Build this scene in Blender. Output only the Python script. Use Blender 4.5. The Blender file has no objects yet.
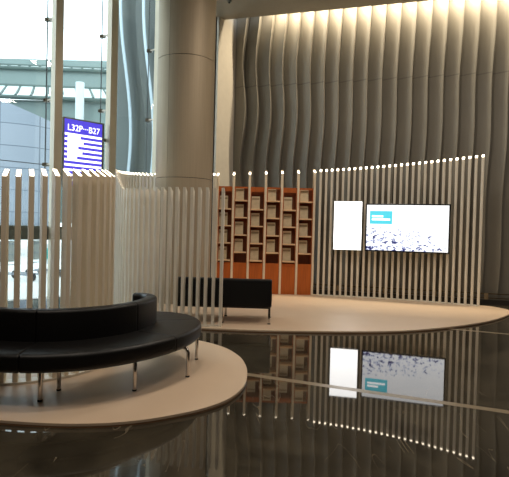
import bpy, bmesh, math, random
from mathutils import Vector, Matrix
random.seed(7)
SC = bpy.context.scene
COL = SC.collection

# ------------------------------------------------------------------ camera
F_PX, PITCH, ROLL, CAM_H = 515.4, 0.0188, 0.0252, 1.35
cp, sp, cr, sr = math.cos(PITCH), math.sin(PITCH), math.cos(ROLL), math.sin(ROLL)
cam_data = bpy.data.cameras.new('camera')
cam_data.sensor_fit = 'HORIZONTAL'; cam_data.sensor_width = 36.0
cam_data.lens = 36.0 * F_PX / 509.0
cam_data.clip_end = 400
cam = bpy.data.objects.new('camera', cam_data); COL.objects.link(cam)
right = Vector((cr, sr * sp, sr * cp)); up = Vector((-sr, cr * sp, cr * cp)); fwd = Vector((0, cp, -sp))
m3 = Matrix((right, up, -fwd)).transposed()
cam.matrix_world = Matrix.Translation((0, 0, CAM_H)) @ m3.to_4x4()
SC.camera = cam

# ------------------------------------------------------------------ world
world = bpy.data.worlds.new('daylight'); SC.world = world; world.use_nodes = True
wn = world.node_tree.nodes; wl = world.node_tree.links
bg = wn['Background']; bg.inputs[0].default_value = (0.86, 0.94, 1.0, 1); bg.inputs[1].default_value = 3.3

# ------------------------------------------------------------------ lights
def area(name, loc, target, sx, sy, power, col):
    d = bpy.data.lights.new(name, 'AREA'); d.shape = 'RECTANGLE'; d.size = sx; d.size_y = sy
    d.energy = power; d.color = col
    o = bpy.data.objects.new(name, d); COL.objects.link(o); o.location = loc
    v = Vector(target) - Vector(loc)
    o.rotation_euler = v.to_track_quat('-Z', 'Y').to_euler()
    return o
WARM = (1.0, 0.87, 0.73)
for i, (x, y, p) in enumerate([(-2.6, 1.0, 64), (1.2, 0.2, 34), (-.8, 3.2, 50), (2.4, 4.4, 42), (1.3, 7.2, 58), (3.8, 6.9, 40), (5.8, 4.0, 36)]):
    area('ceiling_downlight', (x, y, 5.83), (x, y, 0), 0.5, 0.5, p, WARM)
SC.view_settings.view_transform = 'Standard'; SC.view_settings.look = 'None'
SC.view_settings.exposure = 0.1; SC.view_settings.gamma = 1.0; SC.view_settings.use_curve_mapping = False

# ------------------------------------------------------------------ materials
def lin(c): return tuple((v / 255 / 12.92) if v / 255 <= 0.04045 else ((v / 255 + 0.055) / 1.055) ** 2.4 for v in c) + (1,)
def mat(name, rgb, rough=0.5, metal=0.0, emit=None, es=0.0, noise=0.0, nscale=8.0, spec=0.5, coat=0.0, bump=0.0, stretch=(1, 1, 1)):
    m = bpy.data.materials.new(name); m.use_nodes = True
    nt = m.node_tree; b = nt.nodes['Principled BSDF']
    c = lin(rgb)
    b.inputs['Base Color'].default_value = c; b.inputs['Roughness'].default_value = rough
    b.inputs['Metallic'].default_value = metal; b.inputs['Specular IOR Level'].default_value = spec
    b.inputs['Coat Weight'].default_value = coat
    if emit: b.inputs['Emission Color'].default_value = lin(emit); b.inputs['Emission Strength'].default_value = es
    if noise > 0 or bump > 0:
        tc = nt.nodes.new('ShaderNodeTexCoord'); mp = nt.nodes.new('ShaderNodeMapping'); mp.inputs['Scale'].default_value = stretch
        n = nt.nodes.new('ShaderNodeTexNoise'); n.inputs['Scale'].default_value = nscale; n.inputs['Detail'].default_value = 5
        nt.links.new(tc.outputs['Object'], mp.inputs[0]); nt.links.new(mp.outputs[0], n.inputs['Vector'])
        if noise > 0:
            r = nt.nodes.new('ShaderNodeValToRGB'); r.color_ramp.elements[0].position = 0.3; r.color_ramp.elements[1].position = 0.7
            r.color_ramp.elements[0].color = tuple(v * (1 - noise) for v in c[:3]) + (1,)
            r.color_ramp.elements[1].color = tuple(min(1, v * (1 + noise)) for v in c[:3]) + (1,)
            nt.links.new(n.outputs[0], r.inputs[0]); nt.links.new(r.outputs[0], b.inputs['Base Color'])
        if bump > 0:
            bp = nt.nodes.new('ShaderNodeBump'); bp.inputs['Strength'].default_value = bump; bp.inputs['Distance'].default_value = 0.01
            nt.links.new(n.outputs[0], bp.inputs['Height']); nt.links.new(bp.outputs[0], b.inputs['Normal'])
    return m
M = dict(
    slat=mat('painted_slat', (226, 218, 202), 0.45, noise=0.04, nscale=3),
    slat_tan=mat('light_wood_slat', (230, 215, 190), 0.45, noise=0.07, nscale=6, stretch=(6, 6, .4)),
    led=mat('led_diffuser', (255, 246, 228), 0.4, emit=(255, 240, 214), es=9),
    plinth=mat('pale_platform', (214, 190, 164), 0.42, noise=0.03, nscale=1.5, spec=.4),
    plinth_edge=mat('platform_edge_wood', (150, 110, 76), 0.5),
    leather=mat('black_leather', (10, 9, 9), 0.42, bump=0.15, nscale=60, spec=.38),
    fabric_black=mat('black_upholstery', (10, 11, 12), 0.6, spec=.3),
    chrome=mat('chrome', (205, 200, 195), 0.12, 1.0),
    rubber=mat('black_rubber', (18, 17, 17), 0.6),
    bronze=mat('brushed_bronze_panel', (172, 158, 136), 0.6, 0.55, noise=0.05, nscale=4, stretch=(12, 12, .3)),
    dark=mat('dark_joint', (25, 24, 24), 0.6),
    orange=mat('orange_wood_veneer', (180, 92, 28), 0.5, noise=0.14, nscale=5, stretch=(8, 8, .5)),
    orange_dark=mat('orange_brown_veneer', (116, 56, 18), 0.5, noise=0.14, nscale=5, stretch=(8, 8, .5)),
    ledge=mat('pale_wood_ledge', (226, 190, 150), 0.5, noise=0.06, nscale=9),
    paper=mat('printed_leaflet', (205, 190, 158), 0.5, noise=0.1, nscale=14),
    paper_band=mat('leaflet_band', (150, 132, 100), 0.5),
    wavewall=None,
    plaster=mat('pale_plaster', (196, 190, 178), 0.6, noise=0.03),
    ceil=mat('ceiling_panel', (150, 140, 124), 0.6, noise=0.03),
    mull=mat('beige_mullion', (196, 184, 160), 0.42, 0.15, noise=0.03, nscale=3),
    steel=mat('stainless_fitting', (150, 142, 130), 0.28, 0.9),
    joint=mat('glass_joint_seal', (62, 66, 66), 0.5),
    transom=mat('green_grey_transom', (96, 104, 96), 0.5),
    tvframe=mat('black_bezel', (12, 12, 14), 0.25),
    grey=mat('grey_frame', (128, 132, 126), 0.45, 0.3),
    white_scr=mat('white_lightbox', (255, 255, 255), 0.4, emit=(255, 255, 255), es=3.2),
    cyan=mat('cyan_caption', (90, 200, 215), 0.4, emit=(70, 190, 212), es=1.0),
    white_em=mat('white_lettering', (255, 255, 255), 0.4, emit=(250, 252, 255), es=1.6),
    blue_em=mat('blue_display', (60, 60, 200), 0.4, emit=(78, 66, 205), es=1.0),
    base=mat('dark_base', (44, 40, 35), 0.5, noise=.1),
    rail=mat('dull_metal_rail', (96, 86, 70), 0.4, 0.6),
    base_light=mat('base_bracket', (150, 132, 104), 0.5, 0.3),
    canopy_white=mat('canopy_white_panel', (190, 202, 198), 0.6),
    canopy_grey=mat('canopy_grey_green', (76, 92, 88), 0.6),
    facade=mat('pale_green_facade', (120, 136, 133), 0.6, noise=.03, nscale=1),
    ext_white=mat('exterior_white_column', (200, 210, 212), 0.6),
    ext_floor=mat('exterior_pale_paving', (206, 208, 204), 0.7, noise=.05, nscale=.6),
    fin_blue=mat('blue_grey_cladding', (116, 122, 120), 0.5, noise=.06, nscale=.5),
    fin_edge=mat('white_fin_edge', (176, 190, 198), 0.5),
    wall_dark=mat('dark_wall_paint', (52, 46, 40), 0.8),  # even dark brown for the right, front and left room walls
    teal=mat('teal_sign_face', (0, 150, 140), 0.5),
    tyre=mat('black_tyre', (20, 20, 22), 0.7),
    trolley=mat('trolley_metal', (120, 126, 134), 0.35, 0.7),
)

def wave_material():
    m = mat('grey_brown_fin_panel', (122, 118, 109), 0.55, noise=0.05, nscale=1.2)
    nt = m.node_tree; b = nt.nodes['Principled BSDF']
    # thin horizontal panel joint at 4.85 m
    tc = nt.nodes.new('ShaderNodeTexCoord'); sx = nt.nodes.new('ShaderNodeSeparateXYZ'); nt.links.new(tc.outputs['Object'], sx.inputs[0])
    a = nt.nodes.new('ShaderNodeMath'); a.operation = 'SUBTRACT'; a.inputs[1].default_value = 4.5; nt.links.new(sx.outputs[2], a.inputs[0])
    ab = nt.nodes.new('ShaderNodeMath'); ab.operation = 'ABSOLUTE'; nt.links.new(a.outputs[0], ab.inputs[0])
    lt = nt.nodes.new('ShaderNodeMath'); lt.operation = 'LESS_THAN'; lt.inputs[1].default_value = 0.012; nt.links.new(ab.outputs[0], lt.inputs[0])
    mx = nt.nodes.new('ShaderNodeMix'); mx.data_type = 'RGBA'
    src = b.inputs['Base Color'].links[0].from_socket
    nt.links.new(lt.outputs[0], mx.inputs[0]); nt.links.new(src, mx.inputs[6]); mx.inputs[7].default_value = lin((102, 98, 91))
    nt.links.new(mx.outputs[2], b.inputs['Base Color'])
    return m
M['wavewall'] = wave_material()

def cladding_material():
    m = mat('blue_cladding_panels', (140, 152, 172), 0.45)
    nt = m.node_tree; b = nt.nodes['Principled BSDF']
    tc = nt.nodes.new('ShaderNodeTexCoord'); mp = nt.nodes.new('ShaderNodeMapping'); mp.inputs['Rotation'].default_value = (math.pi / 2, 0, 0)
    br = nt.nodes.new('ShaderNodeTexBrick'); br.offset = 0
    br.inputs['Color1'].default_value = lin((144, 151, 162)); br.inputs['Color2'].default_value = lin((136, 145, 157)); br.inputs['Mortar'].default_value = lin((98, 107, 120))
    br.inputs['Scale'].default_value = 1; br.inputs['Mortar Size'].default_value = 0.02; br.inputs['Brick Width'].default_value = 1.3; br.inputs['Row Height'].default_value = .9
    nt.links.new(tc.outputs['Object'], mp.inputs[0]); nt.links.new(mp.outputs[0], br.inputs['Vector']); nt.links.new(br.outputs[0], b.inputs['Base Color'])
    return m
M['clad'] = cladding_material()

def floor_material():
    m = bpy.data.materials.new('polished_dark_granite'); m.use_nodes = True
    nt = m.node_tree; N = nt.nodes; L = nt.links; b = N['Principled BSDF']
    tc = N.new('ShaderNodeTexCoord')
    def math_(op, a, c=None, d=None):
        n = N.new('ShaderNodeMath'); n.operation = op
        for i, v in enumerate((a, c, d)):
            if v is None: continue
            if isinstance(v, (int, float)): n.inputs[i].default_value = v
            else: L.new(v, n.inputs[i])
        return n.outputs[0]
    s = N.new('ShaderNodeSeparateXYZ'); L.new(tc.outputs['Object'], s.inputs[0])
    X, Y = s.outputs[0], s.outputs[1]
    d = math_('ADD', math_('MULTIPLY', X, .387), math_('MULTIPLY', Y, .922))
    e = math_('ADD', math_('MULTIPLY', X, .922), math_('MULTIPLY', Y, -.387))
    def lines(v, off, per, w):
        t = math_('SUBTRACT', v, off - per / 2)
        t = math_('FLOORED_MODULO', t, per)
        return math_('LESS_THAN', math_('ABSOLUTE', math_('SUBTRACT', t, per / 2)), w / 2)
    strip = lines(d, 4.37, 3.45, .085)
    joint = math_('MAXIMUM', lines(d, 4.37 + 3.45 / 4, 3.45 / 4, .006), lines(e, .2, .86, .006))
    # mottling
    n1 = N.new('ShaderNodeTexNoise'); n1.inputs['Scale'].default_value = 1.3; n1.inputs['Detail'].default_value = 8; n1.inputs['Roughness'].default_value = .65; n1.inputs['Distortion'].default_value = 1.2
    L.new(tc.outputs['Object'], n1.inputs['Vector'])
    r1 = N.new('ShaderNodeValToRGB'); r1.color_ramp.elements[0].position = .35; r1.color_ramp.elements[1].position = .7
    r1.color_ramp.elements[0].color = lin((40, 36, 29)); r1.color_ramp.elements[1].color = lin((76, 69, 56)); L.new(n1.outputs[0], r1.inputs[0])
    # veins
    mp = N.new('ShaderNodeMapping'); mp.inputs['Rotation'].default_value = (0, 0, .9); mp.inputs['Scale'].default_value = (1.0, .22, 1); L.new(tc.outputs['Object'], mp.inputs[0])
    n2 = N.new('ShaderNodeTexNoise'); n2.inputs['Scale'].default_value = 2.6; n2.inputs['Detail'].default_value = 3; n2.inputs['Distortion'].default_value = .8; L.new(mp.outputs[0], n2.inputs['Vector'])
    v = math_('ABSOLUTE', math_('SUBTRACT', n2.outputs[0], .5))
    v = math_('LESS_THAN', v, .0024)
    n3 = N.new('ShaderNodeTexNoise'); n3.inputs['Scale'].default_value = 1.7; L.new(tc.outputs['Object'], n3.inputs['Vector'])
    v = math_('MULTIPLY', v, math_('GREATER_THAN', n3.outputs[0], .5))
    def mix(f, a, c):
        k = N.new('ShaderNodeMix'); k.data_type = 'RGBA'
        if isinstance(f, (int, float)): k.inputs[0].default_value = f
        else: L.new(f, k.inputs[0])
        L.new(a, k.inputs[6]); k.inputs[7].default_value = c
        return k.outputs[2]
    c = mix(math_('MULTIPLY', v, .45), r1.outputs[0], lin((132, 120, 100)))
    c = mix(math_('MULTIPLY', joint, .6), c, lin((20, 18, 15)))
    c = mix(strip, c, lin((136, 122, 100)))
    L.new(c, b.inputs['Base Color'])
    b.inputs['Roughness'].default_value = .045; b.inputs['IOR'].default_value = 1.52
    L.new(math_('ADD', math_('MULTIPLY', strip, .25), .028), b.inputs['Roughness'])
    bp = N.new('ShaderNodeBump'); bp.inputs['Strength'].default_value = .02; bp.inputs['Distance'].default_value = .002
    n4 = N.new('ShaderNodeTexNoise'); n4.inputs['Scale'].default_value = 5; L.new(tc.outputs['Object'], n4.inputs['Vector']); L.new(n4.outputs[0], bp.inputs['Height'])
    L.new(bp.outputs[0], b.inputs['Normal'])
    return m
M['floor'] = floor_material()

def glass_material():
    m = bpy.data.materials.new('clear_glazing'); m.use_nodes = True
    nt = m.node_tree; N = nt.nodes; L = nt.links; N.remove(N['Principled BSDF'])
    out = N['Material Output']; tr = N.new('ShaderNodeBsdfTransparent'); tr.inputs[0].default_value = (.90, .95, .95, 1)
    gl = N.new('ShaderNodeBsdfGlossy'); gl.inputs['Roughness'].default_value = 0.0
    lw = N.new('ShaderNodeLayerWeight'); pw = N.new('ShaderNodeMath'); pw.operation = 'POWER'; pw.inputs[1].default_value = 4.0
    fr = N.new('ShaderNodeMath'); fr.operation = 'MULTIPLY_ADD'; fr.inputs[1].default_value = .9; fr.inputs[2].default_value = .04
    L.new(lw.outputs['Facing'], pw.inputs[0]); L.new(pw.outputs[0], fr.inputs[0])
    mx = N.new('ShaderNodeMixShader'); L.new(fr.outputs[0], mx.inputs[0]); L.new(tr.outputs[0], mx.inputs[1]); L.new(gl.outputs[0], mx.inputs[2])
    L.new(mx.outputs[0], out.inputs[0]); return m
M['glass'] = glass_material()

def tv_material():
    m = bpy.data.materials.new('aerial_view_picture'); m.use_nodes = True
    nt = m.node_tree; N = nt.nodes; L = nt.links; b = N['Principled BSDF']
    tc = N.new('ShaderNodeTexCoord'); s = N.new('ShaderNodeSeparateXYZ'); L.new(tc.outputs['Object'], s.inputs[0])
    mp = N.new('ShaderNodeMapping'); mp.inputs['Scale'].default_value = (1, 1, 1.5); L.new(tc.outputs['Object'], mp.inputs[0])
    n = N.new('ShaderNodeTexNoise'); n.inputs['Scale'].default_value = 11; n.inputs['Detail'].default_value = 5; n.inputs['Roughness'].default_value = .7; L.new(mp.outputs[0], n.inputs['Vector'])
    # specks become denser towards the lower left of the picture
    a = N.new('ShaderNodeMath'); a.operation = 'MULTIPLY_ADD'; L.new(s.outputs[2], a.inputs[0]); a.inputs[1].default_value = .17; a.inputs[2].default_value = .018
    a2 = N.new('ShaderNodeMath'); a2.operation = 'MULTIPLY_ADD'; L.new(s.outputs[0], a2.inputs[0]); a2.inputs[1].default_value = .05; L.new(a.outputs[0], a2.inputs[2])
    a3 = N.new('ShaderNodeMath'); a3.operation = 'ADD'; L.new(n.outputs[0], a3.inputs[0]); L.new(a2.outputs[0], a3.inputs[1])
    h = N.new('ShaderNodeMath'); h.operation = 'MULTIPLY_ADD'; L.new(s.outputs[0], h.inputs[0]); h.inputs[1].default_value = .05; L.new(s.outputs[2], h.inputs[2])
    h2 = N.new('ShaderNodeMath'); h2.operation = 'GREATER_THAN'; L.new(h.outputs[0], h2.inputs[0]); h2.inputs[1].default_value = -.02
    a4 = N.new('ShaderNodeMath'); a4.operation = 'ADD'; L.new(h2.outputs[0], a4.inputs[0]); L.new(a3.outputs[0], a4.inputs[1]); a3 = a4
    r = N.new('ShaderNodeValToRGB'); e = r.color_ramp.elements
    e[0].position = .33; e[0].color = lin((22, 22, 80)); e[1].position = .46; e[1].color = (1, 1, 1, 1)
    k = e.new(.385); k.color = lin((70, 80, 150)); k = e.new(.40); k.color = lin((205, 215, 240))
    L.new(a3.outputs[0], r.inputs[0])
    L.new(r.outputs[0], b.inputs['Emission Color']); b.inputs['Emission Strength'].default_value = 1.25
    b.inputs['Base Color'].default_value = (.02, .02, .02, 1); b.inputs['Roughness'].default_value = .3
    return m
M['tv'] = tv_material()

# ------------------------------------------------------------------ helpers
def link(name, me, m, parent=None, loc=(0, 0, 0), rz=0.0, smooth=False):
    if m is not None and not me.materials: me.materials.append(m)
    o = bpy.data.objects.new(name, me); COL.objects.link(o); o.location = loc; o.rotation_euler = (0, 0, rz)
    if parent: o.parent = parent
    if smooth:
        for p in me.polygons: p.use_smooth = True
        me.set_sharp_from_angle(angle=math.radians(42))
    return o
def empty(name, loc=(0, 0, 0), rz=0.0):
    o = bpy.data.objects.new(name, None); COL.objects.link(o); o.location = loc; o.rotation_euler = (0, 0, rz); o.empty_display_size = .1
    return o
def tag(o, label, cat, group=None, kind=None):
    o['label'] = label; o['category'] = cat
    if group: o['group'] = group
    if kind: o['kind'] = kind
    return o
def struct(o): o['kind'] = 'structure'; return o
def me_from(bm, name='mesh'):
    bmesh.ops.recalc_face_normals(bm, faces=bm.faces)
    me = bpy.data.meshes.new(name); bm.to_mesh(me); bm.free(); return me
def add_box(bm, x0, x1, y0, y1, z0, z1, bev=0.0, seg=2):
    vs = [bm.verts.new(p) for p in ((x0, y0, z0), (x1, y0, z0), (x1, y1, z0), (x0, y1, z0), (x0, y0, z1), (x1, y0, z1), (x1, y1, z1), (x0, y1, z1))]
    fs = [bm.faces.new([vs[i] for i in f]) for f in ((0, 3, 2, 1), (4, 5, 6, 7), (0, 1, 5, 4), (1, 2, 6, 5), (2, 3, 7, 6), (3, 0, 4, 7))]
    if bev > 0:
        es = list({e for f in fs for e in f.edges})
        bmesh.ops.bevel(bm, geom=es, offset=bev, segments=seg, affect='EDGES', profile=.5)
def box_me(*a, **k):
    bm = bmesh.new(); add_box(bm, *a, **k); return me_from(bm)
def obox(bm, p, q, w, z0, z1, bev=0):
    """box whose plan runs from p to q, width w centred on the line"""
    p = Vector(p[:2]); q = Vector(q[:2]); d = (q - p).normalized(); n = Vector((-d.y, d.x)) * w / 2
    c = [p - n, q - n, q + n, p + n]
    lo = [bm.verts.new((v.x, v.y, z0)) for v in c]; hi = [bm.verts.new((v.x, v.y, z1)) for v in c]
    bm.faces.new(lo[::-1]); bm.faces.new(hi)
    for i in range(4): j = (i + 1) % 4; bm.faces.new([lo[i], lo[j], hi[j], hi[i]])
def obox_me(*a, **k):
    bm = bmesh.new(); obox(bm, *a, **k); return me_from(bm)
def tube(bm, pts, r, seg=10, caps=True):
    pts = [Vector(p) for p in pts]; rings = []
    for i, p in enumerate(pts):
        t = (pts[min(i + 1, len(pts) - 1)] - pts[max(i - 1, 0)]).normalized()
        a = Vector((0, 0, 1)) if abs(t.z) < .9 else Vector((1, 0, 0))
        u = t.cross(a).normalized(); v = t.cross(u)
        rings.append([bm.verts.new(p + (u * math.cos(2 * math.pi * k / seg) + v * math.sin(2 * math.pi * k / seg)) * r) for k in range(seg)])
    for a, b in zip(rings, rings[1:]):
        for k in range(seg): bm.faces.new([a[k], a[(k + 1) % seg], b[(k + 1) % seg], b[k]])
    if caps: bm.faces.new(rings[0][::-1]); bm.faces.new(rings[-1])
def tube_me(pts, r, seg=10):
    bm = bmesh.new(); tube(bm, pts, r, seg); return me_from(bm)
def catmull(P, n=10, closed=False):
    P = [Vector(p) for p in P]; out = []; N_ = len(P)
    rng = range(N_ if closed else N_ - 1)
    for i in rng:
        if closed: a, b, c, d = P[(i - 1) % N_], P[i], P[(i + 1) % N_], P[(i + 2) % N_]
        else: a, b, c, d = P[max(i - 1, 0)], P[i], P[i + 1], P[min(i + 2, N_ - 1)]
        for k in range(n):
            t = k / n
            out.append(.5 * ((2 * b) + (c - a) * t + (2 * a - 5 * b + 4 * c - d) * t * t + (3 * b - a - 3 * c + d) * t ** 3))
    if not closed: out.append(P[-1])
    return out
def resample(P, step=None, count=None):
    L_ = [0]
    for a, b in zip(P, P[1:]): L_.append(L_[-1] + (b - a).length)
    T = L_[-1]
    if count is None: count = int(T / step + 1e-6) + 1; ds = step
    else: ds = T / (count - 1)
    out = []; j = 0
    for i in range(count):
        s = min(i * ds, T)
        while j < len(L_) - 2 and L_[j + 1] < s: j += 1
        f = (s - L_[j]) / max(L_[j + 1] - L_[j], 1e-9)
        p = P[j].lerp(P[j + 1], f); t = (P[j + 1] - P[j]).normalized()
        out.append((p, t, s))
    return out
def prism(outline, z0, z1, top_bevel=0):
    bm = bmesh.new()
    lo = [bm.verts.new((p[0], p[1], z0)) for p in outline]; hi = [bm.verts.new((p[0], p[1], z1)) for p in outline]
    bm.faces.new(lo[::-1]); bm.faces.new(hi); n = len(outline)
    for i in range(n): bm.faces.new([lo[i], lo[(i + 1) % n], hi[(i + 1) % n], hi[i]])
    return me_from(bm)
def text_me(s, size, depth=.002):
    c = bpy.data.curves.new('txt', 'FONT'); c.body = s; c.size = size; c.extrude = depth; c.align_x = 'LEFT'
    o = bpy.data.objects.new('txt', c); COL.objects.link(o)
    dg = bpy.context.evaluated_depsgraph_get(); me = bpy.data.meshes.new_from_object(o.evaluated_get(dg))
    bpy.data.objects.remove(o); bpy.data.curves.remove(c)
    me.transform(Matrix.Rotation(math.pi / 2, 4, 'X'))
    return me

# ------------------------------------------------------------------ setting
struct(link('floor', prism([(-6.9, -4.2), (9.0, -4.2), (9.0, 12.9), (-.2, 12.9), (-6.9, 6.2)], -.12, 0.0), M['floor']))
# ceiling soffit whose left edge runs back to the plaster return
CZ = 5.88      # underside of the soffit
WZ = 6.22      # top of the fin wall inside the cove slot
# wavy fin wall along A->B
WA, WB = Vector((-.56, 11.68)), Vector((8.3, 11.68 - .29 * 8.86))
wdir = (WB - WA).normalized(); wnorm = Vector((wdir.y, -wdir.x))   # towards the room
def wave_wall():
    bm = bmesh.new(); L_ = (WB - WA).length; p = .296; nz = 90
    nf = int(L_ / p) + 1
    prof = [(0.0, 0.0), (.02, .012), (.25, .045), (.5, .085), (.75, .125), (.93, .158), (.985, .165), (1.0, .15), (1.0, .0)]
    cols = []
    for i in range(nf):
        amp = .062 * max(0.35, 1 - i / 16)
        for (u, dep) in prof:
            col = []
            for k in range(nz + 1):
                z = k / nz * WZ
                ph = 2 * math.pi * z / 2.45 + 1.1 + i * .22
                def sh(j): return ((.052) * max(.25, 1 - j / 11) * math.sin(2 * math.pi * z / 2.3 + 3.45 + j * .10) - .035 * (z - 3) * min(1, j / 14) * -.5)
                s0 = sh(i) if i > 0 else 0; s1 = sh(i + 1)
                s = (i + u) * p + s0 * (1 - u) + s1 * u
                dd = dep * (1 + .22 * max(.2, 1 - i / 14) * math.sin(2 * math.pi * z / 2.3 + 4.5 + i * .10))
                q = WA + wdir * s + wnorm * dd
                col.append(bm.verts.new((q.x, q.y, z)))
            cols.append(col)
    for a, b in zip(cols, cols[1:]):
        for k in range(nz): bm.faces.new([a[k], b[k], b[k + 1], a[k + 1]])
    bmesh.ops.remove_doubles(bm, verts=bm.verts, dist=1e-5)
    # solid backing behind the fins
    q0, q1 = WA - wnorm * .1, WB - wnorm * .1
    obox(bm, q0, q1, .12, 0, WZ + .1)
    me = bpy.data.meshes.new('wave'); bm.to_mesh(me); bm.free(); return me
w = struct(link('wall_back', wave_wall(), M['wavewall']))
struct(link('wall_left', obox_me((-.90, 11.16), (-.54, 11.66), .05, 0, WZ), M['plaster']))
struct(link('wall_left', obox_me((-.95, 11.18), (-.88, 12.1), .06, 0, 8.0), M['dark']))
struct(link('wall_right', box_me(8.3, 8.42, -4.1, 9.4, 0, 6.4), M['wall_dark']))
struct(link('wall_front', box_me(-7.1, 8.4, -4.1, -3.98, 0, 6.4), M['wall_dark']))
# ceiling
E0, E1 = WA + wnorm * .42 - wdir * .1, WB + wnorm * .42 + wdir * .3
cme = prism([E0, E1, (8.6, -4.2), (-7.1, -4.2), (-7.1, 5.14)], CZ, CZ + .12)
struct(link('trim_3', obox_me(WA + wnorm * .25, WB + wnorm * .25, .6, WZ, WZ + .1), M['ceil']))
struct(link('ceiling', cme, M['ceil']))
struct(link('ceiling', prism([(-.3, 13.0), (-.3, 11.6), (-7.3, 4.6), (-7.3, 6.0)], 7.9, 8.0), M['ceil']))
struct(link('trim_1', obox_me((-.56, 11.64), (-7.1, 5.12), .05, CZ - .02, 7.9), M['plaster']))
det = tag(empty('ceiling_detector', (-.62, 10.35, CZ)), 'small round dark fitting on the ceiling beside the column top', 'detector')
link('housing', tube_me([(0, 0, -.035), (0, 0, 0)], .045, 20), M['grey'], det)
link('lens', tube_me([(0, 0, -.05), (0, 0, -.035)], .02, 16), M['dark'], det)
# cove light hidden in the slot along the top of the fin wall
cove = WA + wdir * 5.0 + wnorm * .33
d = bpy.data.lights.new('cove_light', 'AREA'); d.shape = 'RECTANGLE'; d.size = 8.4; d.size_y = .07; d.energy = 340; d.color = (1.0, .83, .58)
o = bpy.data.objects.new('cove_light', d); COL.objects.link(o); o.location = (cove.x, cove.y, WZ - .03)
zaxis = (Vector((wnorm.x, wnorm.y, 0)) * .15 + Vector((0, 0, 1))).normalized(); xaxis = Vector((wdir.x, wdir.y, 0)); yaxis = zaxis.cross(xaxis)
o.rotation_euler = Matrix((xaxis, yaxis, zaxis)).transposed().to_euler()
# base rail along the fin wall
bb = empty('baseboard_back'); struct(bb)
p0, p1 = WA + wdir * .1 + wnorm * .24, WB + wnorm * .24
link('trough', obox_me(p0, p1, .10, 0, .10), M['base'], bb)
link('rail', obox_me(p0, p1, .03, .20, .225), M['rail'], bb)
link('rail', obox_me(p0, p1, .03, .12, .14), M['rail'], bb)
for k in range(9):
    q = WA + wdir * (.6 + k * .95) + wnorm * .245
    link('bracket', obox_me(q - wdir * .035, q + wdir * .035, .05, .08, .215), M['base_light'], bb)

# ------------------------------------------------------------------ glass curtain wall, one window per bay
def GP(t, off=0.0):
    """point on the glazing line: t = bay number, off = metres outwards"""
    d_ = Vector((1, 1)).normalized(); n_ = Vector((-d_.y, d_.x))
    return Vector((-3.58, 9.2)) + Vector((.76, .76)) * t + n_ * off
GH = 7.9
mull_me = {}
for k, t in enumerate(range(-4, 4)):
    wroot = struct(empty('window_%d' % (k + 1)))
    t2 = min(t + 1, 3.52)
    a, b = GP(t), GP(t2)
    go = .33
    ga, gb = GP(t - .04, go), GP(t2 - .04, go)
    jz = [1.2, 2.42, 3.62 if t != 1 else 3.6, 5.02, 6.5]
    link('mullion', obox_me(GP(t, -.09), GP(t, .08), .14, 0, GH), M['mull'], wroot)
    link('pane', obox_me(ga, gb, .012, 0, GH), M['glass'], wroot)
    link('glass_joint', obox_me(ga - Vector((.006, 0)), ga + Vector((.006, 0)), .03, 0, GH), M['joint'], wroot)
    link('transom', obox_me(GP(t, .14), GP(t2, .14), .07, 1.06, 1.30), M['transom'], wroot)
    for z in (2.42, 3.58, 5.03):
        if z < 3: link('glass_joint', obox_me(ga, gb, .02, z - .006, z + .006), M['joint'], wroot)
        bm = bmesh.new(); c = GP(t - .04, .30)
        obox(bm, c - Vector((.055, 0)), c + Vector((.055, 0)), .06, z - .03, z + .03)
        obox(bm, c, GP(t, .09), .03, z - .012, z + .012)
        link('glass_fitting', me_from(bm), M['steel'], wroot)
struct(link('trim_2', obox_me(GP(3.52, -.08), GP(3.52, .3), .12, 0, GH), M['mull']))
struct(link('wall_left', box_me(-6.78, -6.66, -4.1, 6.15, 0, 8), M['wall_dark']))

# ------------------------------------------------------------------ column
CX, CY, CR = -1.29, 9.25, .505
colo = tag(empty('column', (CX, CY, .03)), 'large round bronze metal clad column rising through the raised platform', 'column')
link('core', (lambda bm: (tube(bm, [(0, 0, 0), (0, 0, 5.85)], CR - .012, 48), me_from(bm))[1])(bmesh.new()), M['dark'], colo, smooth=False)
def shell(a0, a1, z0, z1, r):
    bm = bmesh.new(); n = 24; inner = []; 
    ps = [(math.cos(a0 + (a1 - a0) * i / n), math.sin(a0 + (a1 - a0) * i / n)) for i in range(n + 1)]
    lo = [bm.verts.new((c * r, s * r, z0)) for c, s in ps]; hi = [bm.verts.new((c * r, s * r, z1)) for c, s in ps]
    li = [bm.verts.new((c * (r - .01), s * (r - .01), z0)) for c, s in ps]; hh = [bm.verts.new((c * (r - .01), s * (r - .01), z1)) for c, s in ps]
    for i in range(n):
        bm.faces.new([lo[i], lo[i + 1], hi[i + 1], hi[i]]); bm.faces.new([li[i + 1], li[i], hh[i], hh[i + 1]])
        bm.faces.new([lo[i + 1], lo[i], li[i], li[i + 1]]); bm.faces.new([hi[i], hi[i + 1], hh[i + 1], hh[i]])
    for i in (0, n): bm.faces.new([lo[i], hi[i], hh[i], li[i]])
    me = me_from(bm)
    for p in me.polygons: p.use_smooth = True
    me.set_sharp_from_angle(angle=math.radians(30))
    return me
seam = math.radians(-90 - 27)
for z0, z1 in ((0, 2.16), (2.17, 4.24), (4.25, 5.85)):
    for k in range(3):
        a0 = seam + k * 2 * math.pi / 3 + .006; a1 = seam + (k + 1) * 2 * math.pi / 3 - .006
        link('cladding_panel', shell(a0, a1, z0, z1, CR), M['bronze'], colo)

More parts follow.
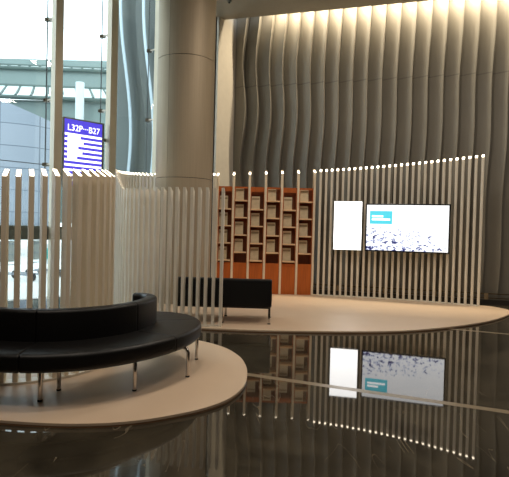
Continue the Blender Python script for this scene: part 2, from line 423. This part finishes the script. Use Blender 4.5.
# ------------------------------------------------------------------ platforms
def platform(name, outline, label):
    e = tag(empty(name, (sum(p.x for p in outline) / len(outline), sum(p.y for p in outline) / len(outline), 0)), label, 'platform')
    loc = [(p.x - e.location.x, p.y - e.location.y) for p in outline]
    link('top', prism(loc, .012, .03), M['plinth'], e)
    link('edge_band', prism([(x * .998, y * .998) for x, y in loc], 0.0, .012), M['plinth_edge'], e)
    return e
c1 = catmull([Vector(p) for p in ((-2.45, 3.66), (-2.05, 3.49), (-1.68, 3.42), (-1.39, 3.39), (-1.15, 3.39), (-.9, 3.43), (-.65, 3.53), (-.36, 3.73), (-.17, 3.97), (-.06, 4.30), (-.035, 4.67), (-.06, 5.0), (-.14, 5.34), (-.33, 5.72), (-.70, 6.05), (-1.25, 6.2), (-1.9, 6.15), (-2.55, 5.85), (-3.02, 5.3), (-3.15, 4.7), (-2.9, 4.05))], 6, True)
platform('sofa_platform', c1, 'round pale platform under the curved black sofa')
P2 = [(-.45, 6.74), (.12, 6.70), (.91, 6.74), (1.6, 6.82), (2.18, 6.98), (2.91, 7.36), (3.65, 7.90), (4.25, 8.55), (4.52, 9.05), (4.42, 9.45), (4.2, 9.60), (3.6, 9.90), (2.88, 10.22), (2.0, 10.5), (1.3, 10.64), (.4, 10.76), (-.5, 10.78), (-1.3, 10.62), (-1.95, 10.22), (-2.33, 9.65), (-2.48, 9.0), (-2.40, 8.3), (-2.03, 7.62), (-1.45, 7.1), (-.9, 6.83)]
p2 = catmull([Vector(p) for p in P2], 6, True)
platform('screen_platform', p2, 'wide oval pale platform in front of the shelves and screens')

# ------------------------------------------------------------------ slat screens
def slat_me(w, dep, z0, zi, zo):
    """upright board; inner edge (y=-dep/2) is zi high, outer edge zo high"""
    bm = bmesh.new(); x0, x1, y0, y1 = -w / 2, w / 2, -dep / 2, dep / 2
    v = [bm.verts.new(p) for p in ((x0, y0, z0), (x1, y0, z0), (x1, y1, z0), (x0, y1, z0), (x0, y0, zi), (x1, y0, zi), (x1, y1, zo), (x0, y1, zo))]
    for f in ((0, 3, 2, 1), (4, 5, 6, 7), (0, 1, 5, 4), (1, 2, 6, 5), (2, 3, 7, 6), (3, 0, 4, 7)): bm.faces.new([v[i] for i in f])
    es = [e for e in bm.edges if abs(e.verts[0].co.z - e.verts[1].co.z) > .5]
    bmesh.ops.bevel(bm, geom=es, offset=.004, segments=1, affect='EDGES')
    return me_from(bm)
def led_me(w, dep, zi, zo):
    bm = bmesh.new(); x0, x1, y0, y1 = -w / 2 + .004, w / 2 - .004, -dep / 2 + .003, dep / 2 - .008; t = .002
    v = [bm.verts.new(p) for p in ((x0, y0, zi + .001), (x1, y0, zi + .001), (x1, y1, zo - .010), (x0, y1, zo - .010), (x0, y0, zi + t), (x1, y0, zi + t), (x1, y1, zo - .004), (x0, y1, zo - .004))]
    for f in ((0, 3, 2, 1), (4, 5, 6, 7), (0, 1, 5, 4), (1, 2, 6, 5), (2, 3, 7, 6), (3, 0, 4, 7)): bm.faces.new([v[i] for i in f])
    return me_from(bm)
def add_slat(root, p, outward, w, dep, zi, rise, m, z0=.03):
    rz = math.atan2(outward.y, outward.x) - math.pi / 2
    s = link('slat', slat_me(w, dep, z0, zi, zi + rise), m, root, (p.x - root.location.x, p.y - root.location.y, 0), rz)
    link('light_strip', led_me(w, dep, zi, zi + rise), M['led'], s)
    return s

# convex screen inside the sofa
scr = tag(empty('slat_screen', (-2.23, 5.0, 0)), 'curved screen of tan lit-top slats rising behind the black curved sofa', 'screen')
ac = Vector((-2.23, 5.0)); tocam = (-ac).normalized()
for i in range(-5, 11):
    th = math.radians(i * 6.7 - 3.6)
    dv = Vector((tocam.x * math.cos(th) - tocam.y * math.sin(th), tocam.x * math.sin(th) + tocam.y * math.cos(th)))
    p = ac + dv * (.88 - .05)
    zi = 1.722 + .009 * i if i > 0 else 1.722 + .002 * i
    add_slat(scr, p, -dv, .040, .10, zi, .07, M['slat_tan'])
a0 = math.atan2(tocam.y, tocam.x)
ring = []
for r in (.89, .77):
    rr = [(r * math.cos(a0 + math.radians(t)), r * math.sin(a0 + math.radians(t))) for t in range(-38, 69, 4)]
    ring += rr if r > .85 else rr[::-1]
link('base_rail', prism(ring, .03, .05), M['slat'], scr)

# left part of the ring: front arc from the bench end round to behind the column
LP = catmull([Vector(p) for p in ((-.43, 6.88), (-.80, 6.91), (-1.30, 7.04), (-1.83, 7.45), (-2.18, 8.15), (-2.31, 9.0), (-2.15, 9.62), (-1.78, 10.12), (-1.25, 10.43), (-.82, 10.52))], 14)
scl = tag(empty('slat_screen', (-1.6, 8.6, 0)), 'off-white slat screen curving round the column left of the bench', 'screen')
S = resample(LP, step=.104); tot = S[-1][2]
CRING = Vector((-.2, 8.7))
for (p, t, s) in S:
    n = Vector((t.y, -t.x)) * -1
    out = Vector((-t.y, t.x)); out = out if out.dot(p - CRING) > 0 else -out
    f = s / tot
    zi = 1.825 + .35 * max(0, min(1, (f - .31) / .12)) + .23 * max(0, f - .43) / .57
    add_slat(scl, p, out, .040, .075, zi, .06, M['slat'])
def path_strip(path, w, z0, z1, org):
    bm = bmesh.new(); rows = []
    for i, p in enumerate(path):
        t = (path[min(i + 1, len(path) - 1)] - path[max(i - 1, 0)]).normalized(); n = Vector((-t.y, t.x)) * w / 2
        rows.append([bm.verts.new((q.x - org[0], q.y - org[1], z)) for q, z in ((p - n, z0), (p + n, z0), (p + n, z1), (p - n, z1))])
    for a, b in zip(rows, rows[1:]):
        for k in range(4): bm.faces.new([a[k], a[(k + 1) % 4], b[(k + 1) % 4], b[k]])
    bm.faces.new(rows[0][::-1]); bm.faces.new(rows[-1]); return me_from(bm)
link('base_rail', path_strip(LP, .12, .03, .045, scl.location), M['slat'], scl)

# posts between the leaflet shelves: part of the screen that carries the displays
scr2 = tag(empty('slat_screen', (2.2, 10.2, 0)), 'long curved lit-top slat screen carrying the two white displays', 'screen')
post_x = [-.775, -.45, -.125, .205, .535, .865, 1.195]
SY = 10.47
for i, x in enumerate(post_x):
    add_slat(scr2, Vector((x, SY + .09)), Vector((0, 1)), .045, .20, 2.41 + .018 * i, .09, M['slat_tan'])
CP = catmull([Vector(p) for p in ((1.31, 10.45), (2.0, 10.33), (2.85, 10.08), (3.5, 9.80), (4.15, 9.47))], 14)
S = resample(CP, count=28)
for (p, t, s) in S:
    out = Vector((-t.y, t.x)); out = out if out.y > 0 else -out
    f = s / S[-1][2]
    add_slat(scr2, p, out, .046, .075, 2.53 + .23 * f ** 1.15, .06, M['slat'])
link('base_rail', path_strip(CP, .12, .03, .045, scr2.location), M['slat'], scr2)

# ------------------------------------------------------------------ leaflet shelves, one per bay between posts
posn = ['leftmost bay, partly behind the end slats', 'second bay from the left', 'third bay from the left', 'fourth bay from the left', 'fifth bay from the left', 'rightmost bay, next to the display screen slats']
EVEN = [1.916, 1.57, 1.216, .866]; ODD = [1.741, 1.40, 1.05, .70]
rown = ['top', 'second', 'third', 'bottom']
ordn = ['leftmost', 'second', 'third', 'fourth', 'fifth', 'rightmost']
leaf0 = None
for i in range(6):
    x0, x1 = post_x[i] + .024, post_x[i + 1] - .024; xc = (x0 + x1) / 2; hw = (x1 - x0) / 2
    e = tag(empty('leaflet_shelf', (xc, SY, .03)), 'orange wood leaflet shelf, ' + posn[i], 'shelf', 'orange leaflet shelves')
    z = lambda v: v - .03
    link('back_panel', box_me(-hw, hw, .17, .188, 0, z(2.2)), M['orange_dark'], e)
    bm = bmesh.new(); add_box(bm, -hw, -hw + .012, .02, .17, z(.66), z(2.2)); add_box(bm, hw - .012, hw, .02, .17, z(.66), z(2.2))
    link('side_panel', me_from(bm), M['orange'], e)
    link('lower_panel', box_me(-hw, hw, .015, .04, 0, z(.655)), M['orange'], e)
    odd = i % 2 == 0
    rows = ODD if odd else EVEN
    link('top_panel', box_me(-hw + .012, hw - .012, .02, .04, z(2.10 if odd else 2.165), z(2.2)), M['orange'], e)
    for r, zz in enumerate(rows):
        link('shelf', box_me(-hw + .013, hw - .013, -.05, .168, z(zz) - .014, z(zz) + .012, bev=.003), M['ledge'], e)
        lab = 'tan leaflet in the %s pocket of the %s orange shelf' % (rown[r], ordn[i])
        lx = xc - .035
        if leaf0 is None:
            leaf0 = tag(empty('leaflet', (0, 0, 0)), lab, 'leaflet', 'tan leaflets in the orange shelves')
            lb = box_me(-.085, .085, -.006, .006, 0, .262); lb.transform(Matrix.Rotation(math.radians(-9), 4, 'X'))
            link('cover', lb, M['paper'], leaf0)
            lb2 = box_me(-.075, .075, -.0085, -.0062, .19, .225); lb2.transform(Matrix.Rotation(math.radians(-9), 4, 'X'))
            link('title_band', lb2, M['paper_band'], leaf0)
            lf = leaf0
        else:
            lf = leaf0.copy(); COL.objects.link(lf)
            for ch in list(leaf0.children):
                c = ch.copy(); COL.objects.link(c); c.parent = lf
            lf['label'] = lab
        lf.location = (lx, SY + .065, zz + .0135)

# ------------------------------------------------------------------ displays on the slats
def display(name, pl, pr, zc, h, label, kind):
    pl = Vector(pl); pr = Vector(pr); c = (pl + pr) / 2; dv = pr - pl; W = dv.length; rz = math.atan2(dv.y, dv.x)
    e = tag(empty(name, (c.x, c.y, zc), rz), label, 'screen')
    bm = bmesh.new(); add_box(bm, -W / 2, W / 2, 0, .05, -h / 2, h / 2, bev=.006)
    link('casing', me_from(bm), M['tvframe'] if kind == 'tv' else M['grey'], e)
    b = .026 if kind == 'tv' else .012
    link('picture', box_me(-W / 2 + b, W / 2 - b, -.006, 0, -h / 2 + b, h / 2 - b), M['tv'] if kind == 'tv' else M['white_scr'], e)
    link('wall_bracket', box_me(-W / 4, W / 4, .05, .085, -h / 5, h / 5), M['dark'], e)
    return e, W, h
tv, W, H = display('display_screen', (2.155, 10.06), (3.62, 9.555), 1.435, .925, 'large black-framed landscape display showing a bright aerial view with cyan caption', 'tv')
cap = link('caption_box', box_me(-.69, -.27, -.010, -.006, .07, .32), M['cyan'], tv)
link('caption_line', box_me(-.65, -.44, -.012, -.010, .20, .235), M['white_em'], cap)
link('caption_line', box_me(-.65, -.31, -.012, -.010, .14, .175), M['white_em'], cap)
display('display_screen', (1.56, 10.23), (2.10, 10.105), 1.46, .97, 'blank glowing white portrait panel left of the large display', 'box')

# ------------------------------------------------------------------ curved sofa
S_out = catmull([Vector(p) for p in ((-2.95, 3.93), (-2.6, 3.74), (-2.25, 3.62), (-1.85, 3.56), (-1.5, 3.56), (-1.15, 3.68), (-.86, 3.93), (-.63, 4.28), (-.51, 4.67), (-.50, 5.02), (-.62, 5.33), (-.84, 5.52), (-1.08, 5.56))], 6)
B_out = catmull([Vector(p) for p in ((-2.72, 4.28), (-2.45, 4.12), (-2.17, 4.01), (-1.85, 3.95), (-1.58, 3.96), (-1.35, 4.06), (-1.14, 4.24), (-1.00, 4.47), (-.93, 4.72), (-.92, 4.93), (-.98, 5.08), (-1.07, 5.155), (-1.18, 5.17))], 6)
def nrm(P, i):
    t = (P[min(i + 1, len(P) - 1)] - P[max(i - 1, 0)]).normalized(); return Vector((-t.y, t.x))
B_in = [p + nrm(B_out, i) * .115 for i, p in enumerate(B_out)]
sofa = tag(empty('curved_sofa', (-1.4, 4.3, .03)), 'black leather curved sofa with low wraparound back and chrome legs', 'sofa')
so = sofa.location
def sweep(A, B, prof, i0, i1):
    """loft prof [(s 0..1 from A to B, z)] between the stations; closed at both ends"""
    bm = bmesh.new(); rows = []
    for i in range(i0, i1 + 1):
        a, b = A[i], B[i]; L_ = (b - a).length; u = (b - a) / L_
        row = []
        for (s, off, z) in prof:
            q = a + u * (s * L_ + off); row.append(bm.verts.new((q.x - so.x, q.y - so.y, z - so.z)))
        rows.append(row)
    n = len(prof)
    for a, b in zip(rows, rows[1:]):
        for k in range(n): bm.faces.new([a[k], a[(k + 1) % n], b[(k + 1) % n], b[k]])
    bm.faces.new(rows[0][::-1]); bm.faces.new(rows[-1])
    me = me_from(bm); return me
def rounded(z0, z1, r, n=4):
    P = []
    def arc(s, cx, cz, a0, a1):
        for k in range(n + 1):
            a = math.radians(a0 + (a1 - a0) * k / n); P.append((s, cx + r * math.cos(a), cz + r * math.sin(a)))
    arc(0, r, z0 + r, 270, 180); arc(0, r, z1 - r, 180, 90); arc(1, -r, z1 - r, 90, 0); arc(1, -r, z0 + r, 0, -90)
    return P
seat_prof = rounded(.300, .438, .035); back_prof = [(s, o + (-.0 if z < .5 else .0), z) for s, o, z in rounded(.33, .683, .03)]
NS = len(S_out) - 1
# seam positions (stations) split the sofa into upholstered modules
cuts = [0, 24, 46, NS]
cuts = [0, 22, 42, 56, NS]
for a, b in zip(cuts, cuts[1:]):
    for nm, A, B, pr in (('seat_cushion', S_out, B_in, seat_prof), ('backrest', B_out, B_in, back_prof)):
        me = sweep(A, B, pr, a, b)
        ob = link(nm, me, M['leather'], sofa, smooth=True)
        bv = ob.modifiers.new('soften', 'BEVEL'); bv.width = .012; bv.segments = 3; bv.limit_method = 'ANGLE'; bv.angle_limit = math.radians(50)
        try: me.set_sharp_from_angle(angle=math.radians(45))
        except Exception: pass
# black steel underframe
uf = [a.lerp(b, .5) for a, b in zip(S_out, B_in)][2:-2]
link('underframe', path_strip(uf, .04, .278 - so.z, .303 - so.z, so), M['rubber'], sofa)
def leg(parent, x, y, ox, oy, h, inx, iny, m=M['chrome']):
    """bent chrome leg: foot at x,y rising to h and bending towards the frame"""
    d_ = Vector((inx - x, iny - y)); d_.normalize()
    pts = [(x, y, 0.012), (x, y, h * .55), (x, y, h - .05), (x + d_.x * .015, y + d_.y * .015, h - .02), (x + d_.x * .05, y + d_.y * .05, h - .008), (x + d_.x * .12, y + d_.y * .12, h - .004)]
    l = link('leg', tube_me([(p[0] - ox, p[1] - oy, p[2]) for p in pts], .0165, 12), m, parent, smooth=True)
    link('foot_pad', tube_me([(x - ox, y - oy, 0), (x - ox, y - oy, .014)], .018, 12), M['rubber'], l)
for (x, y, ix, iy) in ((-1.56, 3.80, -1.56, 4.1), (-.93, 4.10, -1.15, 4.3), (-.56, 4.52, -.8, 4.6), (-.55, 5.13, -.8, 5.05), (-1.52, 4.06, -1.56, 3.8), (-1.02, 4.52, -.8, 4.4), (-2.35, 3.86, -2.4, 4.0), (-2.3, 4.1, -2.25, 3.9), (-1.0, 5.4, -.9, 5.2)):
    leg(sofa, x, y, so.x, so.y, .298 - so.z, ix, iy)

# ------------------------------------------------------------------ bench behind the slats
bd = Vector((1.375, -.06)); rzb = math.atan2(bd.y, bd.x)
bench = tag(empty('bench_seat', (-.43, 7.12, .03), rzb), 'straight black bench seen from behind, near the orange shelves', 'bench')
BL = bd.length / 2
bm = bmesh.new(); add_box(bm, -BL, BL, 0, .13, .235, .62, bev=.02, seg=3); link('backrest', me_from(bm), M['fabric_black'], bench)
bm = bmesh.new(); add_box(bm, -BL, BL, .131, .66, .235, .40, bev=.025, seg=3); link('seat', me_from(bm), M['fabric_black'], bench)
link('underframe', box_me(-BL + .04, BL - .04, .06, .60, .21, .235), M['rubber'], bench)
for x in (-BL + .05, 0, BL - .03):
    for y in (.05, .60):
        l = link('leg', box_me(x - .016, x + .016, y - .016, y + .016, .01, .225, bev=.004), M['chrome'], bench)
        link('foot_pad', box_me(x - .02, x + .02, y - .02, y + .02, 0, .012), M['rubber'], l)

# ------------------------------------------------------------------ flight information display by the glazing
pl, pr = GP(.138, -.02), GP(.82, -.02)
c = (pl + pr) / 2; dv = pr - pl; W = dv.length; zc, H = 2.65, 1.20
fid = tag(empty('information_display', (c.x, c.y, zc), math.atan2(dv.y, dv.x)), 'blue portrait information display reading L32P B27 in front of the glazing', 'screen')
link('casing', box_me(-W / 2 - .03, W / 2 + .05, 0, .07, -H / 2 - .03, H / 2 + .03, bev=.006), M['grey'], fid)
pan = link('picture', box_me(-W / 2, W / 2, -.006, 0, -H / 2, H / 2), M['blue_em'], fid)
link('heading', text_me('L32P···B27', .16), M['white_em'], fid, (-W / 2 + .05, -.009, H / 2 - .20))
hd = [o for o in fid.children if o.name.startswith('heading')][0]
wd = max(v.co.x for v in hd.data.vertices); hd.scale = ((W - .10) / wd, 1, 1)
z = H / 2 - .27; rowi = 0
while z > -H / 2 + .06:
    link('row_stripe', box_me(-W / 2 + .005, W / 2 - .005, -.009, -.006, z - .020, z + .020), M['white_em'], fid)
    if 0 < rowi < 5 or rowi == 0:
        link('row_text', box_me(-W / 2 + .06, -W / 2 + (.30, .36, .26, .34, .24)[rowi % 5], -.0105, -.009, z - .068, z - .012), M['white_em'], fid)
    z -= .092; rowi += 1
link('bracket', box_me(-W / 2 - .12, W / 2 + .2, .07, .11, .30, .36), M['grey'], fid)
link('bracket', box_me(-W / 2 - .12, W / 2 + .2, .07, .11, -.42, -.36), M['grey'], fid)

# ------------------------------------------------------------------ outside
g = struct(link('floor', prism([(-60, -5), (-7.3, -5), (-7.3, 0), GP(-4, .4), GP(4.4, .42), (12, 15), (60, 40), (60, 90), (-60, 90)], -.1, -.01), M['ext_floor']))
# curved panel wall, lower left
cw = catmull([Vector(p) for p in ((-19, 20.0), (-14, 20.3), (-10.8, 20.8), (-9.4, 21.4), (-8.7, 22.2))], 8)
bm = bmesh.new(); rows = []
n = len(cw)
for i, p in enumerate(cw):
    f = i / (n - 1); zt = 6.55 - 1.0 * max(0, min(1, (p.x + 11) / 2.6))
    nn = nrm(cw, i) * .25
    rows.append([bm.verts.new((q.x, q.y, z)) for q, z in ((p, 1.2), (p + nn, 1.2), (p + nn, zt), (p, zt))])
for a, b in zip(rows, rows[1:]):
    for k in range(4): bm.faces.new([a[k], a[(k + 1) % 4], b[(k + 1) % 4], b[k]])
bm.faces.new(rows[0][::-1]); bm.faces.new(rows[-1])
bld = tag(empty('curved_building'), 'blue-grey panel-clad curved building outside the glazing at left', 'building')
link('cladding', me_from(bm), M['clad'], bld)
link('base_beam', path_strip(cw, .5, .95, 1.25, (0, 0, 0)), M['transom'], bld)
for p in (cw[3], cw[12], cw[20], cw[28]):
    link('support', tube_me([(p.x, p.y + .1, 0), (p.x, p.y + .1, .95)], .12), M['ext_white'], bld)
# canopy: two tiers of white roof panels over a pale facade
can = tag(empty('canopy', (-9, 30, 0)), 'two-tier white panelled canopy outside, seen above the blue curved building', 'canopy')
def hexa(bm, v):
    v = [bm.verts.new(p) for p in v]
    for f in ((0, 3, 2, 1), (4, 5, 6, 7), (0, 1, 5, 4), (1, 2, 6, 5), (2, 3, 7, 6), (3, 0, 4, 7)): bm.faces.new([v[i] for i in f])
def tier(y0, z0, y1, z1, skew, wd, x0=-11.5, x1=6.5):
    """sloping roof of separate white panels with grey ribs in between; coordinates relative to the canopy"""
    x = x0
    while x < x1:
        f = (x - x0) / (x1 - x0); dz = -.25 * f
        bm = bmesh.new()
        hexa(bm, [(x, y0, z0 + dz), (x + wd, y0, z0 + dz), (x + wd + skew, y1, z1 + dz), (x + skew, y1, z1 + dz), (x, y0, z0 + dz + .06), (x + wd, y0, z0 + dz + .06), (x + wd + skew, y1, z1 + dz + .06), (x + skew, y1, z1 + dz + .06)])
        link('roof_panel', me_from(bm), M['canopy_white'], can)
        bm = bmesh.new(); tube(bm, [(x + wd + .06, y0 - .1, z0 + dz), (x + wd + .06 + skew, y1, z1 + dz)], .065, 6)
        link('rib', me_from(bm), M['canopy_grey'], can); x += wd + .12
    link('edge_beam', tube_me([(x0, y0 - .05, z0 - .06), (x1, y0 - .05, z0 - .31)], .10, 8), M['canopy_grey'], can)
    link('edge_beam', tube_me([(x0, y1, z1 + .05), (x1, y1, z1 - .20)], .10, 8), M['canopy_grey'], can)
tier(-6.0, 7.35, -3.0, 8.55, -1.2, .60)
tier(-2.4, 9.75, .2, 10.55, -1.2, .44)
link('fascia', box_me(-11.5, 6.5, -5.8, -5.6, 1.4, 7.1), M['facade'], can)
link('fascia', box_me(-11.5, 6.5, -2.3, -2.1, 8.3, 9.55), M['facade'], can)
link('fascia', box_me(-11.5, 6.5, .5, .7, 10.4, 11.0), M['facade'], can)
bm = bmesh.new(); tube(bm, [(.95, -6.6, 0), (.95, -6.6, 7.75)], .19, 20); link('column', me_from(bm), M['ext_white'], can, smooth=True)
link('beam', tube_me([(-6.4, -6.2, 7.0), (-.2, -6.0, 5.9)], .13, 8), M['canopy_grey'], can)
link('beam', tube_me([(-6.4, -6.2, 6.5), (.9, -6.0, 5.75)], .06, 8), M['canopy_grey'], can)
# tall wavy fins beside the column
fins = tag(empty('fin_facade', (-3.6, 16.5, 0)), 'tall blue-grey outside wall with wavy white-edged fins, left of the column', 'wall')
link('backing_wall', obox_me((-1.25, .6), (2.5, 1.6), .15, 0, 11), M['fin_blue'], fins)
def wavy_fin(x, y, ph, amp, dep, zz=11):
    bm = bmesh.new(); rows = []; n_ = 50
    for k in range(n_ + 1):
        z = zz * k / n_; s = amp * math.cos(2 * math.pi * (z - 4.1) / 8.8 + ph)
        rows.append([bm.verts.new((x + s + a, y + b, z)) for a, b in ((0, 0), (.07, 0), (.07 + dep * .35, dep), (dep * .35, dep))])
    for a, b in zip(rows, rows[1:]):
        for q in range(4): bm.faces.new([a[q], a[(q + 1) % 4], b[(q + 1) % 4], b[q]])
    bm.faces.new(rows[0][::-1]); bm.faces.new(rows[-1]); return me_from(bm)
for j, (x, ph) in enumerate(((-.60, 0), (.12, .1), (.85, .2), (1.5, .3))):
    fn = link('fin', wavy_fin(x, -.25, ph, .2, .75), M['fin_blue'], fins)
    link('fin_edge', wavy_fin(x - .01, -.30, ph, .2, .048), M['fin_edge'], fn)
# luggage trolleys on the paving
def trolley():
    e = empty('luggage_trolley')
    bm = bmesh.new()
    for x in (-.27, .27): tube(bm, [(x, .35, .12), (x, .30, .95), (x, .22, 1.08)], .018, 8)
    tube(bm, [(-.27, .22, 1.08), (.27, .22, 1.08)], .02, 8)
    for z in (.35, .6, .85): tube(bm, [(-.27, .33 - .06 * z, z), (.27, .33 - .06 * z, z)], .01, 6)
    link('frame', me_from(bm), M['trolley'], e, smooth=True)
    bm = bmesh.new()
    for x in (-.27, 0, .27): tube(bm, [(x, .35, .16), (x * .7, -.5, .16)], .014, 6)
    tube(bm, [(-.19, -.5, .16), (.19, -.5, .16)], .014, 6)
    link('tray', me_from(bm), M['trolley'], e)
    link('back_panel', box_me(-.24, .24, .305, .32, .42, .92), M['grey'], e)
    for x, y in ((-.25, .33), (.25, .33), (0, -.45)):
        link('wheel', tube_me([(x - .025, y, .10), (x + .025, y, .10)], .10, 16), M['tyre'], e)
    return e
t1 = trolley(); tag(t1, 'left grey luggage trolley outside the glass, seen between the slats', 'trolley', 'luggage trolleys outside')
t1.location = (-5.6, 12.2, -.01); t1.rotation_euler = (0, 0, 1.2)
t2 = t1.copy(); COL.objects.link(t2); t2['label'] = 'right grey luggage trolley outside the glass, nearer the teal sign'
for ch in t1.children:
    cc = ch.copy(); COL.objects.link(cc); cc.parent = t2
t2.location = (-5.35, 13.3, -.01); t2.rotation_euler = (0, 0, 1.35)
sg = tag(empty('standing_sign', (-5.74, 14.2, -.01)), 'small teal and white standing sign outside beside the luggage trolleys', 'sign')
link('post', tube_me([(0, 0, 0), (0, 0, .75)], .02), M['grey'], sg)
link('board', box_me(-.13, .13, -.015, .015, .25, .80), M['ext_white'], sg)
link('sign_face', box_me(-.11, .11, -.019, -.015, .38, .68), M['teal'], sg)
link('base', box_me(-.15, .15, -.12, .12, 0, .02), M['grey'], sg)
